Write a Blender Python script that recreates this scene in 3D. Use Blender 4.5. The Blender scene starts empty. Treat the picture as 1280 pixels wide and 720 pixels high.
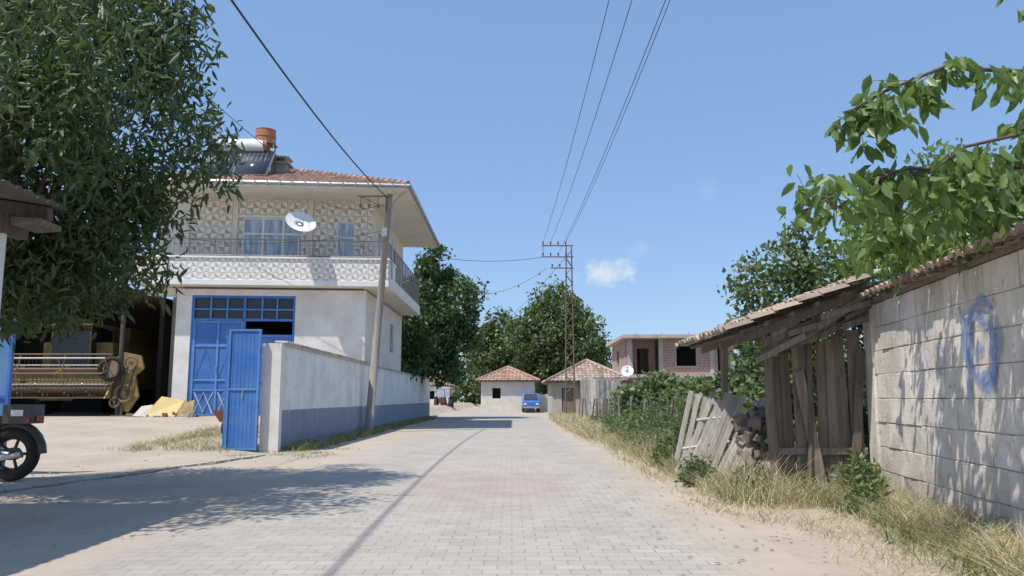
import bpy, math, random
import numpy as np
from mathutils import Vector, Matrix
random.seed(7); rng=np.random.default_rng(7)
scene=bpy.context.scene
H=1.3
# ------------------------------------------------------------ helpers
def link(o):
    scene.collection.objects.link(o); return o
def empty(name,loc=(0,0,0)):
    e=bpy.data.objects.new(name,None); e.empty_display_size=.2; e.location=loc; return link(e)
def nodes(name):
    m=bpy.data.materials.new(name); m.use_nodes=True
    nt=m.node_tree; b=nt.nodes['Principled BSDF']; return m,nt,b
def N(nt,t,**k):
    n=nt.nodes.new(t)
    for a,v in k.items(): setattr(n,a,v)
    return n
def coords(nt,scale=(1,1,1),rot=(0,0,0)):
    tc=N(nt,'ShaderNodeTexCoord'); mp=N(nt,'ShaderNodeMapping')
    mp.inputs['Scale'].default_value=scale; mp.inputs['Rotation'].default_value=rot
    nt.links.new(tc.outputs['Object'],mp.inputs['Vector']); return mp.outputs[0]
def noise(nt,vec,scale,detail=5,rough=.6):
    n=N(nt,'ShaderNodeTexNoise'); n.inputs['Scale'].default_value=scale
    n.inputs['Detail'].default_value=detail; n.inputs['Roughness'].default_value=rough
    nt.links.new(vec,n.inputs['Vector']); return n.outputs[0]
def mrange(nt,v,a,b,c=0,d=1):
    n=N(nt,'ShaderNodeMapRange'); n.inputs[1].default_value=a; n.inputs[2].default_value=b
    n.inputs[3].default_value=c; n.inputs[4].default_value=d; nt.links.new(v,n.inputs[0]); return n.outputs[0]
def mix(nt,f,a,b,typ='MIX'):
    n=N(nt,'ShaderNodeMix',data_type='RGBA',blend_type=typ)
    for i,x in ((0,f),(6,a),(7,b)):
        if isinstance(x,(int,float)): n.inputs[i].default_value=x
        elif isinstance(x,tuple): n.inputs[i].default_value=(*x[:3],1)
        else: nt.links.new(x,n.inputs[i])
    return n.outputs[2]
def mth(nt,op,a,b=None):
    n=N(nt,'ShaderNodeMath',operation=op)
    for i,x in ((0,a),(1,b)):
        if x is None: continue
        if isinstance(x,(int,float)): n.inputs[i].default_value=x
        else: nt.links.new(x,n.inputs[i])
    return n.outputs[0]
def bump(nt,b,h,strength,dist=.02):
    n=N(nt,'ShaderNodeBump'); n.inputs['Strength'].default_value=strength; n.inputs['Distance'].default_value=dist
    nt.links.new(h,n.inputs['Height']); nt.links.new(n.outputs[0],b.inputs['Normal'])
def rndmul(nt,col,amt):
    a=N(nt,'ShaderNodeAttribute',attribute_name='rnd')
    f=mrange(nt,a.outputs['Fac'],0,1,1-amt,1+amt)
    c=N(nt,'ShaderNodeCombineColor')
    for i in range(3): nt.links.new(f,c.inputs[i])
    return mix(nt,1.0,col,c.outputs[0],'MULTIPLY')
def M(name,c1,c2=None,rough=.85,ns=2.5,bs=25,bm=.3,ra=0,metal=0,sc=(1,1,1),lo=.35,hi=.65,bd=.01):
    m,nt,b=nodes(name); v=coords(nt,sc)
    if c2 is None: c2=tuple(x*.8 for x in c1)
    n=noise(nt,v,ns,7,.65); f=mrange(nt,n,lo,hi)
    col=mix(nt,f,c1,c2)
    if ra: col=rndmul(nt,col,ra)
    nt.links.new(col,b.inputs['Base Color'])
    b.inputs['Roughness'].default_value=rough; b.inputs['Metallic'].default_value=metal
    if bm: bump(nt,b,noise(nt,v,bs,6,.7),bm,bd)
    return m
class MB:
    def __init__(s): s.v=[];s.f=[];s.m=[];s.r=[];s.mats=[]
    def mi(s,mat):
        if mat not in s.mats: s.mats.append(mat)
        return s.mats.index(mat)
    def add(s,vs,fs,mat,r=None,T=None):
        o=len(s.v); r=random.random() if r is None else r; k=s.mi(mat)
        if T is not None: vs=[T@Vector(p) for p in vs]
        s.v+= [tuple(p) for p in vs]
        for f in fs: s.f.append(tuple(o+i for i in f)); s.m.append(k); s.r.append(r)
    def box(s,x0,x1,y0,y1,z0,z1,mat,T=None,r=None,j=0):
        vs=[(x,y,z) for x in(x0,x1) for y in(y0,y1) for z in(z0,z1)]
        if j: vs=[tuple(c+random.uniform(-j,j) for c in p) for p in vs]
        s.add(vs,[(0,1,3,2),(4,6,7,5),(0,4,5,1),(2,3,7,6),(0,2,6,4),(1,5,7,3)],mat,r,T)
    def tube(s,pts,rad,mat,n=8,T=None,cap=True,r=None):
        pts=[Vector(p) for p in pts]
        if isinstance(rad,(int,float)): rad=[rad]*len(pts)
        vs=[];fs=[];
        for i,p in enumerate(pts):
            a=pts[max(0,i-1)];b=pts[min(len(pts)-1,i+1)]
            d=(b-a).normalized(); up=Vector((0,0,1)) if abs(d.z)<.9 else Vector((1,0,0))
            x=d.cross(up).normalized(); y=d.cross(x).normalized()
            for k in range(n):
                t=2*math.pi*k/n; vs.append(p+(x*math.cos(t)+y*math.sin(t))*rad[i])
        for i in range(len(pts)-1):
            for k in range(n):
                k2=(k+1)%n; fs.append((i*n+k,i*n+k2,(i+1)*n+k2,(i+1)*n+k))
        if cap: fs.append(tuple(range(n))); fs.append(tuple((len(pts)-1)*n+k for k in reversed(range(n))))
        s.add(vs,fs,mat,r,T)
    def plate(s,pts,th,mat,T=None,r=None):
        pts=[Vector(p) for p in pts]; n=(pts[1]-pts[0]).cross(pts[2]-pts[0]).normalized()*th
        k=len(pts); vs=pts+[p+n for p in pts]
        fs=[tuple(reversed(range(k))),tuple(range(k,2*k))]+[(i,(i+1)%k,k+(i+1)%k,k+i) for i in range(k)]
        s.add(vs,fs,mat,r,T)
    def torus(s,c,axis,R,r,mat,n=24,m=8,T=None):
        c=Vector(c);d=Vector(axis).normalized();up=Vector((0,0,1)) if abs(d.z)<.9 else Vector((1,0,0))
        x=d.cross(up).normalized();y=d.cross(x);vs=[];fs=[]
        for i in range(n):
            t=2*math.pi*i/n;q=x*math.cos(t)+y*math.sin(t)
            for k in range(m):
                a=2*math.pi*k/m;vs.append(c+q*(R+r*math.cos(a))+d*r*math.sin(a))
        for i in range(n):
            for k in range(m): fs.append((i*m+k,((i+1)%n)*m+k,((i+1)%n)*m+(k+1)%m,i*m+(k+1)%m))
        s.add(vs,fs,mat,None,T)
    def wall(s,ax,p,th,a0,a1,z0,z1,holes,mat):
        A=sorted({a0,a1,*[h[0] for h in holes],*[h[1] for h in holes]})
        Z=sorted({z0,z1,*[h[2] for h in holes],*[h[3] for h in holes]})
        for i in range(len(A)-1):
            for j in range(len(Z)-1):
                ca=(A[i]+A[i+1])/2;cz=(Z[j]+Z[j+1])/2
                if any(h[0]<ca<h[1] and h[2]<cz<h[3] for h in holes): continue
                if ax=='y': s.box(A[i],A[i+1],p,p+th,Z[j],Z[j+1],mat,r=.5)
                else: s.box(p,p+th,A[i],A[i+1],Z[j],Z[j+1],mat,r=.5)
    def tiles(s,O,U,V,L,fv,mat,w=.22,row=.4,r=.06,jit=0.0):
        O=Vector(O);U=Vector(U).normalized();V=Vector(V).normalized();Nn=U.cross(V)
        if Nn.z<0: Nn=-Nn
        n=max(1,int(L/w))
        for i in range(n):
            u0=i*L/n;W=L/n;a,b=fv(u0+W/2)
            v=a
            while v<b-.02:
                v2=min(v+row,b); jj=random.uniform(-jit,jit); vs=[];K=5
                for vv,hh in ((v,.035),(v2+.04,0.0)):
                    for k in range(K):
                        t=k/(K-1);vs.append(O+U*(u0+W*t+jj)+V*(vv+jj)+Nn*(r*math.sin(math.pi*t)+hh+jj*.5))
                for k in range(K): vs.append(O+U*(u0+W*k/(K-1)+jj)+V*(v+jj)+Nn*(-.015+jj*.5+r*.8*math.sin(math.pi*k/(K-1))))
                fs=[(k,k+1,K+k+1,K+k) for k in range(K-1)]+[(2*K+k,2*K+k+1,k+1,k) for k in range(K-1)]
                s.add(vs,fs,mat); v+=row
    def done(s,name,parent=None,smooth=False,bev=0):
        me=bpy.data.meshes.new(name); me.from_pydata(s.v,[],s.f)
        for m in s.mats: me.materials.append(m)
        me.polygons.foreach_set('material_index',s.m)
        a=me.attributes.new('rnd','FLOAT','FACE'); a.data.foreach_set('value',s.r)
        if smooth: me.polygons.foreach_set('use_smooth',[True]*len(me.polygons))
        me.update(); o=link(bpy.data.objects.new(name,me))
        if parent: o.parent=parent
        if bev:
            b=o.modifiers.new('bev','BEVEL'); b.width=bev; b.segments=2; b.limit_method='ANGLE'
        return o
def quadmesh(name,V,F,mat,rnd,parent=None):
    me=bpy.data.meshes.new(name); nf=len(F); k=F.shape[1]
    me.vertices.add(len(V)); me.vertices.foreach_set('co',V.astype(np.float32).ravel())
    me.loops.add(nf*k); me.loops.foreach_set('vertex_index',F.astype(np.int32).ravel())
    me.polygons.add(nf); me.polygons.foreach_set('loop_start',np.arange(0,nf*k,k,dtype=np.int32))
    me.materials.append(mat); me.update(calc_edges=True)
    a=me.attributes.new('rnd','FLOAT','FACE'); a.data.foreach_set('value',rnd.astype(np.float32))
    o=link(bpy.data.objects.new(name,me))
    if parent: o.parent=parent
    return o
def norm(a): return a/np.maximum(np.linalg.norm(a,axis=1,keepdims=True),1e-6)
def leaves(name,C,size,asp,mat,rnd,parent=None,droop=.4,svar=.35,fine=True):
    n=len(C); d=rng.normal(size=(n,3)); d=norm(d); d[:,2]-=droop; d=norm(d)
    s=norm(np.cross(d,rng.normal(size=(n,3)))); nn=np.cross(d,s)
    L=(size*(1+svar*rng.uniform(-1,1,n)))[:,None]; W=L*asp
    b=C; t=C+d*L-nn*L*.12
    if fine:
        l1=C+d*L*.3+s*W*.5+nn*L*.06; l2=C+d*L*.65+s*W*.42+nn*L*.02
        r1=C+d*L*.3-s*W*.5+nn*L*.06; r2=C+d*L*.65-s*W*.42+nn*L*.02
        V=np.stack([b,l1,l2,t,r2,r1],1).reshape(-1,3)
        i=np.arange(n)[:,None]*6
        F=np.concatenate([i+np.array([0,1,2,3]),i+np.array([0,3,4,5])],1).reshape(-1,4); rr=np.repeat(rnd,2)
    else:
        l=C+d*L*.45+s*W*.5+nn*L*.08; r=C+d*L*.45-s*W*.5+nn*L*.08
        V=np.stack([b,l,t,r],1).reshape(-1,3); i=np.arange(n)[:,None]*4
        F=i+np.array([0,1,2,3]); rr=rnd
    return quadmesh(name,V,F,mat,rr,parent)
def crown(c,rad,ncl,per,rc,shell=.55,flat=1.0,minz=None):
    c=np.array(c);rad=np.array(rad)
    d=norm(rng.normal(size=(ncl,3))); q=rng.uniform(shell**3,1,ncl)**(1/3)
    q*=1+.18*np.sin(d[:,0]*5+c[0])*np.cos(d[:,2]*4+c[1])
    cc=c+d*q[:,None]*rad
    k=np.maximum(3,(per*rng.uniform(.4,1.5,ncl)).astype(int)); idx=np.repeat(np.arange(ncl),k)
    rr=rc*rng.uniform(.6,1.35,ncl)
    g=norm(rng.normal(size=(len(idx),3)))*(rng.uniform(.15,1,len(idx))**.5)[:,None]
    P=cc[idx]+g*rr[idx][:,None]*np.array([1,1,flat])
    R=np.clip(rng.uniform(0,1,ncl)[idx]*.55+rng.uniform(0,.45,len(idx)),0,1)
    if minz is not None: k2=P[:,2]>minz; P=P[k2]; R=R[k2]
    return cc,P,R
def tree(name,base,c,rad,ncl,per,rc,size,asp,mat,bark,tr=.15,droop=.4,nl=9,shell=.5,fine=False,minz=None,extra=()):
    e=empty(name); cc,P,R=crown(c,rad,ncl,per,rc,shell,minz=minz)
    for (c2,r2,n2) in extra:
        a,b_,d_=crown(c2,r2,n2,per,rc,.1,minz=minz); cc=np.concatenate([cc,a[:6]]);P=np.concatenate([P,b_]);R=np.concatenate([R,d_])
    mb=MB(); b=Vector(base); top=Vector((c[0],c[1],c[2]-rad[2]*.45))
    fork=b.lerp(top,.55)+Vector((random.uniform(-.1,.1),random.uniform(-.1,.1),0))
    mb.tube([b-Vector((0,0,.2)),b+Vector((0,0,.3)),b.lerp(fork,.6)+Vector((tr*.3,0,0)),fork],[tr*1.5,tr*1.1,tr*.95,tr*.85],bark,10)
    mb.tube([fork,fork.lerp(Vector(c),.5)+Vector((tr,0,0)),Vector(c)+Vector((0,0,rad[2]*.5))],[tr*.8,tr*.5,tr*.12],bark,7)
    ids=list(range(min(nl*3,len(cc))))+([len(cc)-1-i for i in range(6*len(extra))])
    for i in ids:
        q=Vector(cc[i]); st=fork.lerp(Vector(c)+Vector((0,0,rad[2]*.3)),random.random()*.7)
        md=st.lerp(q,.5)+Vector((random.uniform(-.2,.2),random.uniform(-.2,.2),.12*rad[2]))
        w=tr*(.42 if i<nl else .22)
        mb.tube([st,md,q],[w,w*.6,w*.15],bark,5)
    mb.done('trunk_and_limbs',e,True)
    leaves('foliage',P,size,asp,mat,R,e,droop,fine=fine)
    return e
# ------------------------------------------------------------ materials
def leafmat(name,dark,light,tr=.25,rough=.5):
    m,nt,b=nodes(name); a=N(nt,'ShaderNodeAttribute',attribute_name='rnd')
    col=mix(nt,a.outputs['Fac'],dark,light)
    nt.links.new(col,b.inputs['Base Color']); b.inputs['Roughness'].default_value=rough
    t=N(nt,'ShaderNodeBsdfTranslucent'); c2=mix(nt,1.0,col,(1.5,1.6,.8),'MULTIPLY'); nt.links.new(c2,t.inputs[0])
    ms=N(nt,'ShaderNodeMixShader'); ms.inputs[0].default_value=tr
    nt.links.new(b.outputs[0],ms.inputs[1]); nt.links.new(t.outputs[0],ms.inputs[2])
    nt.links.new(ms.outputs[0],nt.nodes['Material Output'].inputs[0]); return m
lf_peach=leafmat('peach_leaves',(.042,.075,.03),(.14,.185,.075),.24)
lf_dark=leafmat('dark_leaves',(.04,.08,.03),(.10,.16,.055),.2)
lf_mid=leafmat('mid_leaves',(.065,.105,.04),(.16,.21,.08),.22)
lf_cherry=leafmat('cherry_leaves',(.085,.15,.045),(.21,.30,.10),.38,.4)
lf_weed=leafmat('weed_leaves',(.08,.12,.05),(.20,.25,.12),.3)
straw=leafmat('dry_grass_blades',(.33,.275,.18),(.62,.54,.39),.2,.75)
greeng=leafmat('green_grass_blades',(.12,.14,.05),(.28,.29,.13),.25,.6)
bark=M('bark',(.16,.12,.09),(.08,.06,.045),.95,6,30,.8)
white=M('white_plaster',(.80,.78,.74),(.64,.61,.56),.9,1.2,30,.15)
cream=M('cream_plaster',(.72,.68,.60),(.62,.57,.49),.9,1.5,30,.15)
soff=M('soffit_paint',(.76,.72,.64),(.68,.63,.55),.9,1,30,.05)
concrete=M('concrete',(.42,.39,.35),(.30,.28,.25),.95,2,30,.4)
concl=M('concrete_pale',(.52,.48,.43),(.40,.36,.32),.95,2,30,.4)
blue=M('blue_paint',(.035,.14,.46),(.07,.20,.50),.5,2,40,.1,ra=.12)
blue2=M('blue_paint_faded',(.08,.22,.52),(.13,.27,.50),.55,2,40,.1,ra=.1)
darkm=M('dark_metal',(.05,.05,.05),(.09,.08,.07),.5,5,40,.2)
railm=M('railing_paint',(.22,.20,.18),(.31,.27,.23),.6,5,40,.1)
steel=M('galvanised_steel',(.45,.46,.47),(.33,.34,.35),.4,4,40,.1,metal=.5)
rust=M('rusty_steel',(.15,.11,.085),(.20,.13,.09),.8,3,30,.4)
sheet=M('old_corrugated_sheet',(.17,.15,.14),(.12,.10,.09),.8,3,30,.3)
tile=M('clay_tiles',(.40,.245,.185),(.30,.20,.155),.9,1.8,30,.4,ra=.3)
tileold=M('old_clay_tiles',(.42,.32,.25),(.26,.21,.17),.95,3,30,.5,ra=.35)
wood=M('weathered_wood',(.24,.20,.17),(.14,.115,.095),.95,3,20,.6,ra=.35,sc=(6,6,.7))
woodl=M('pale_weathered_wood',(.54,.51,.47),(.38,.35,.32),.95,3,20,.6,ra=.3,sc=(5,5,.8))
blackp=M('rubber',(.02,.02,.02),(.035,.033,.03),.8,8,40,.3)
yellow=M('yellow_machine_paint',(.36,.25,.06),(.19,.135,.07),.65,3,30,.3,ra=.2,lo=.35,hi=.65)
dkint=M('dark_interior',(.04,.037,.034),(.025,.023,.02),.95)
whitem=M('white_enamel',(.8,.8,.78),(.7,.7,.68),.35,2,30,.03)
orange=M('orange_painted_steel',(.42,.16,.08),(.32,.13,.07),.55,3,30,.1)
brownp=M('brown_porcelain',(.16,.09,.06),(.11,.07,.05),.3,3,30,.0)
redm=M('red_paint',(.4,.04,.03),(.3,.03,.03),.4)
cable=M('black_cable',(.02,.02,.02),None,.6,bm=0)
m,nt,b=nodes('window_glass'); b.inputs['Roughness'].default_value=.08
n_=noise(nt,coords(nt,(2,1,.4)),3); nt.links.new(mix(nt,mrange(nt,n_,.4,.6),(.25,.36,.48),(.55,.62,.68)),b.inputs['Base Color']); glass=m
m,nt,b=nodes('solar_glass'); b.inputs['Base Color'].default_value=(.05,.06,.08,1); b.inputs['Roughness'].default_value=.15; solar=m
m,nt,b=nodes('cab_glass'); b.inputs['Base Color'].default_value=(.03,.035,.04,1); b.inputs['Roughness'].default_value=.25; cabg=m
def facade(name,c1,c2,c3,sc):
    m,nt,b=nodes(name); tc=N(nt,'ShaderNodeTexCoord'); sp=N(nt,'ShaderNodeSeparateXYZ'); nt.links.new(tc.outputs['Object'],sp.inputs[0])
    u=mth(nt,'MULTIPLY',sp.outputs[0],sc); w=mth(nt,'MULTIPLY',sp.outputs[2],sc)
    fu=mth(nt,'FRACT',u); fw=mth(nt,'FRACT',w)
    du=mth(nt,'ABSOLUTE',mth(nt,'SUBTRACT',fu,.5)); dw=mth(nt,'ABSOLUTE',mth(nt,'SUBTRACT',fw,.5))
    s=mth(nt,'ADD',du,dw); dia=mth(nt,'LESS_THAN',s,.49)
    q1=mth(nt,'GREATER_THAN',mth(nt,'MULTIPLY',mth(nt,'SUBTRACT',fu,.5),mth(nt,'SUBTRACT',fw,.5)),0)
    col=mix(nt,dia,mix(nt,q1,c1,c2),mix(nt,q1,c2,c3))
    gr=mth(nt,'GREATER_THAN',mth(nt,'MAXIMUM',du,dw),.48)
    col=mix(nt,gr,col,(.45,.40,.34))
    d=noise(nt,coords(nt),3); col=mix(nt,mrange(nt,d,.4,.7,0,.3),col,(.50,.45,.38))
    nt.links.new(col,b.inputs['Base Color']); b.inputs['Roughness'].default_value=.6
    return m
fac=facade('patterned_facade_tiles',(.66,.60,.50),(.84,.81,.74),(.46,.39,.31),1.75)
par=facade('patterned_parapet_tiles',(.62,.58,.52),(.84,.82,.78),(.46,.43,.39),2.2)
m,nt,b=nodes('two_tone_wall_paint'); v=coords(nt); tc=N(nt,'ShaderNodeTexCoord'); sp=N(nt,'ShaderNodeSeparateXYZ'); nt.links.new(tc.outputs['Object'],sp.inputs[0])
nz=noise(nt,v,1.3,8,.65); wob=mrange(nt,noise(nt,v,6,3),0,1,-.02,.02)
f=mrange(nt,mth(nt,'ADD',sp.outputs[2],wob),1.0,1.015)
wh=mix(nt,mrange(nt,nz,.45,.7),(.82,.80,.76),(.64,.60,.55)); bl=mix(nt,mrange(nt,nz,.4,.7),(.20,.26,.35),(.30,.33,.37))
col=mix(nt,f,bl,wh); pe=mrange(nt,noise(nt,v,2.2,8,.75),.63,.67); col=mix(nt,pe,col,(.45,.42,.38))
streak=mrange(nt,noise(nt,coords(nt,(1,2.5,.15)),2,6,.7),.5,.75,0,.45); col=mix(nt,streak,col,(.42,.40,.37))
dirt=mth(nt,'MULTIPLY',mrange(nt,sp.outputs[2],0,.45,.8,0),mrange(nt,noise(nt,v,3),.3,.7)); col=mix(nt,dirt,col,(.36,.31,.25))
nt.links.new(col,b.inputs['Base Color']); b.inputs['Roughness'].default_value=.9; bump(nt,b,nz,.4,.02); wallp=m
m,nt,b=nodes('whitewashed_block'); v=coords(nt); tc=N(nt,'ShaderNodeTexCoord'); sp=N(nt,'ShaderNodeSeparateXYZ'); nt.links.new(tc.outputs['Object'],sp.inputs[0])
nz=noise(nt,v,1.6,8,.7); col=mix(nt,mrange(nt,nz,.40,.64),(.80,.75,.68),(.58,.52,.45))
pe=mrange(nt,noise(nt,v,5,8,.8),.56,.64); col=mix(nt,pe,col,(.42,.38,.33))
stk=mth(nt,'MULTIPLY',mrange(nt,noise(nt,coords(nt,(1,3.0,.22)),2.2,6,.7),.48,.66,0,.6),mrange(nt,sp.outputs[2],.9,2.6,.25,1)); col=mix(nt,stk,col,(.36,.33,.29))
dirt=mth(nt,'MULTIPLY',mrange(nt,sp.outputs[2],0,.8,.85,0),mrange(nt,noise(nt,v,2.5),.3,.6)); col=mix(nt,dirt,col,(.42,.35,.27))
col=rndmul(nt,col,.08); nt.links.new(col,b.inputs['Base Color']); b.inputs['Roughness'].default_value=.95; bump(nt,b,noise(nt,v,22,8,.75),.8,.025); blockm=m
m,nt,b=nodes('red_hollow_brick'); tc=N(nt,'ShaderNodeTexCoord'); sp=N(nt,'ShaderNodeSeparateXYZ'); nt.links.new(tc.outputs['Object'],sp.inputs[0])
cb=N(nt,'ShaderNodeCombineXYZ'); nt.links.new(mth(nt,'ADD',sp.outputs[0],sp.outputs[1]),cb.inputs[0]); nt.links.new(sp.outputs[2],cb.inputs[1])
br=N(nt,'ShaderNodeTexBrick'); nt.links.new(cb.outputs[0],br.inputs['Vector']); br.inputs['Scale'].default_value=1
br.inputs['Brick Width'].default_value=.3; br.inputs['Row Height'].default_value=.2; br.inputs['Mortar Size'].default_value=.02
br.inputs['Color1'].default_value=(.38,.20,.15,1); br.inputs['Color2'].default_value=(.46,.27,.21,1); br.inputs['Mortar'].default_value=(.42,.38,.34,1)
nt.links.new(br.outputs[0],b.inputs['Base Color']); b.inputs['Roughness'].default_value=.95; brick=m
SAND1=(.46,.395,.32); SAND2=(.37,.31,.245)
m,nt,b=nodes('sandy_ground'); v=coords(nt); tc=N(nt,'ShaderNodeTexCoord'); sp=N(nt,'ShaderNodeSeparateXYZ'); nt.links.new(tc.outputs['Object'],sp.inputs[0])
n1=noise(nt,v,.6,9,.65); n2=noise(nt,v,7,8,.7)
col=mix(nt,mrange(nt,n1,.35,.65),SAND1,SAND2); col=mix(nt,mrange(nt,n2,.5,.8,0,.6),col,(.29,.245,.19))
far=mrange(nt,mth(nt,'ABSOLUTE',sp.outputs[0]),9,20); gy=mix(nt,mrange(nt,noise(nt,v,.25,6),.4,.6),(.30,.25,.13),(.14,.16,.06))
farm_=mth(nt,'MULTIPLY',far,mrange(nt,sp.outputs[1],40,60)); col=mix(nt,farm_,col,gy)
nt.links.new(col,b.inputs['Base Color']); b.inputs['Roughness'].default_value=1
bump(nt,b,mth(nt,'ADD',n2,noise(nt,v,60,4)),.5,.02); sand=m
m,nt,b=nodes('concrete_block_paving'); v=coords(nt); tc=N(nt,'ShaderNodeTexCoord'); sp=N(nt,'ShaderNodeSeparateXYZ'); nt.links.new(tc.outputs['Object'],sp.inputs[0])
br=N(nt,'ShaderNodeTexBrick'); nt.links.new(v,br.inputs['Vector']); br.inputs['Scale'].default_value=1
br.inputs['Brick Width'].default_value=.22; br.inputs['Row Height'].default_value=.165; br.inputs['Mortar Size'].default_value=.008; br.inputs['Mortar Smooth'].default_value=.4
br.inputs['Color1'].default_value=(.34,.315,.285,1); br.inputs['Color2'].default_value=(.42,.39,.355,1); br.inputs['Mortar'].default_value=(.24,.215,.185,1)
X=sp.outputs[0];Y=sp.outputs[1]
nb=noise(nt,v,1.1,6)
ex=mth(nt,'DIVIDE',mth(nt,'ADD',X,.35),1.25); ey=mth(nt,'DIVIDE',mth(nt,'SUBTRACT',Y,12.4),2.2)
el=mth(nt,'ADD',mth(nt,'ADD',mth(nt,'MULTIPLY',ex,ex),mth(nt,'MULTIPLY',ey,ey)),mrange(nt,nb,0,1,-.5,.5))
red=mrange(nt,el,.7,1.1,.55,0); col=mix(nt,red,br.outputs[0],mix(nt,br.outputs['Fac'],(.38,.27,.24),(.26,.21,.18)))
col=mix(nt,mrange(nt,noise(nt,v,.35,8,.6),.42,.68,0,.55),col,(.29,.265,.235))
trk=mrange(nt,noise(nt,coords(nt,(1.6,.05,1)),1.2,5,.6),.5,.68,0,.4); col=mix(nt,trk,col,(.30,.275,.245))
spot=mrange(nt,noise(nt,v,2.8,7,.7),.64,.72,0,.35); col=mix(nt,spot,col,(.22,.20,.18))
dust=mrange(nt,noise(nt,v,1.5,9,.7),.42,.62,.05,.5); col=mix(nt,dust,col,(.45,.405,.35))
eL=mrange(nt,mth(nt,'ADD',X,mrange(nt,noise(nt,coords(nt,(1,.3,1)),.9,8,.65),.3,.7,-1.1,1.1)),-3.8,-2.6,1,0)
eR=mrange(nt,mth(nt,'ADD',X,mrange(nt,noise(nt,coords(nt,(1,.5,1)),1.5,8,.65),.3,.7,-.35,.35)),1.6,2.05,0,1)
sn=mix(nt,mrange(nt,noise(nt,v,.6,9,.65),.35,.65),SAND1,SAND2)
nearf=mrange(nt,Y,45,52,1,0)
ed=mth(nt,'MULTIPLY',mth(nt,'MAXIMUM',eL,eR),nearf)
col=mix(nt,ed,col,sn); nt.links.new(col,b.inputs['Base Color']); b.inputs['Roughness'].default_value=.95
hb=mth(nt,'ADD',mth(nt,'MULTIPLY',mth(nt,'SUBTRACT',1.0,br.outputs['Fac']),mth(nt,'SUBTRACT',1.0,ed)),mth(nt,'MULTIPLY',noise(nt,v,30,6,.7),.5))
bump(nt,b,hb,.4,.012); pave=m
# ------------------------------------------------------------ terrain
def sm(t): t=min(1,max(0,t)); return t*t*(3-2*t)
def gh(x,y): return .6*sm((y-17)/13)*sm((-x-5.9)/.9)
def roff(y): return -(max(0,y-47)**2)*.0052
xs=[-900,-400,-200,-100,-60,-40]+[x*.5 for x in range(-60,21)]+[12,16,24,40,80,200,400,900]
ys=[-60,-20,-5]+[y*.5 for y in range(0,100)]+[52,56,60,70,80,100,130,180,300,600,1500]
V=[];F=[]
for y in ys:
    for x in xs:
        k=0 if -5<x-roff(y)<2.6 else 1
        V.append((x,y,gh(x,y)+k*random.uniform(-.02,.02)*(abs(x)<15)*(y<50)-.004))
nx=len(xs)
for j in range(len(ys)-1):
    for i in range(nx-1): F.append((j*nx+i,j*nx+i+1,(j+1)*nx+i+1,(j+1)*nx+i))
me=bpy.data.meshes.new('ground'); me.from_pydata(V,[],F); me.materials.append(sand); me.polygons.foreach_set('use_smooth',[True]*len(F)); link(bpy.data.objects.new('ground',me))
V=[];F=[];yy=[-6+i*1.0 for i in range(110)]
for y in yy:
    for x in (-4.9,-3,-1,1,2.3): V.append((x+roff(y),y,.022 if x>-4.8 else .001))
for j in range(len(yy)-1):
    for i in range(4): F.append((j*5+i,j*5+i+1,(j+1)*5+i+1,(j+1)*5+i))
me=bpy.data.meshes.new('road'); me.from_pydata(V,[],F); me.materials.append(pave); link(bpy.data.objects.new('road',me))
mb=MB()
P0=Vector((-7.6,9.5,0));P1=Vector((-5.65,18.6,0))
d=(P1-P0).normalized();s_=Vector((d.y,-d.x,0))*.05
for i in range(18):
    a=P0.lerp(P1,i/18+.003);b_=P0.lerp(P1,(i+1)/18-.003)
    mb.plate([a-s_,b_-s_,b_+s_,a+s_][::-1],.03,concl)
for p in range(len(mb.v)):
    x,y,z=mb.v[p]; mb.v[p]=(x,y,abs(z)+.005)
mb.done('cable_shadow_strip')  # raised pale strip modelled in place of a cable's shadow line
# ------------------------------------------------------------ two-storey house
hs=empty('two_storey_house')
GX0,GX1=-15.0,-6.1; FY=33.2; UY=34.2; BY=44.0; ZB=6.05
mb=MB()
mb.wall('y',FY,.25,-13.7,GX1,0,5.75,[(-13.1,-8.95,0,5.5)],white)
mb.wall('x',GX1-.25,.25,FY+.25,BY,0,5.75,[(36,37.2,3.6,5),(40,41.2,3.6,5)],cream)
mb.box(GX0,GX0+.2,36,BY,0,5.75,cream); mb.box(GX0,GX1,BY,BY+.2,0,9.8,cream)
mb.wall('y',UY,.25,GX0,GX1,ZB,9.8,[(-11.55,-9.0,ZB+.35,9.0),(-14.2,-13.75,ZB+.5,9.0),(-7.6,-6.8,ZB+.35,8.9)],fac)
mb.wall('x',GX1-.25,.25,UY+.25,BY,ZB,9.8,[(36,37.4,7,8.8),(40,41.4,7,8.8)],cream)
mb.box(GX0,GX0+.2,UY+.25,BY,ZB,9.8,white)
mb.box(-15.003,-13.9,UY-.05,UY-.003,ZB,9.8,white)
mb.box(-13.9,-13.72,UY-.12,UY-.003,ZB,9.8,white)
mb.box(-11.95,-11.75,UY-.08,UY-.003,ZB,9.8,soff); mb.box(-8.8,-8.6,UY-.08,UY-.003,ZB,9.8,soff)
mb.done('walls',hs)
mb=MB()
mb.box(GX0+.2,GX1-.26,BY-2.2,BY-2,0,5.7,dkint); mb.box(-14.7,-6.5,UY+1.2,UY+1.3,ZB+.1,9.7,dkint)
mb.done('interior',hs)
mb=MB()
mb.box(-15.2,-5.1,32.62,BY+.2,5.85,ZB,soff)
mb.box(-15.2,-5.1,32.6,32.75,ZB,6.95,par)
mb.box(-15.25,-5.05,32.55,32.8,6.95,7.03,whitem)
mb.box(-15.22,-5.08,32.57,32.61,5.85,6.07,whitem)
mb.box(-5.25,-5.1,32.8,34.6,ZB,6.95,white)
mb.box(-5.24,-5.1,34.6,BY,ZB,6.35,white)
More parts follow.
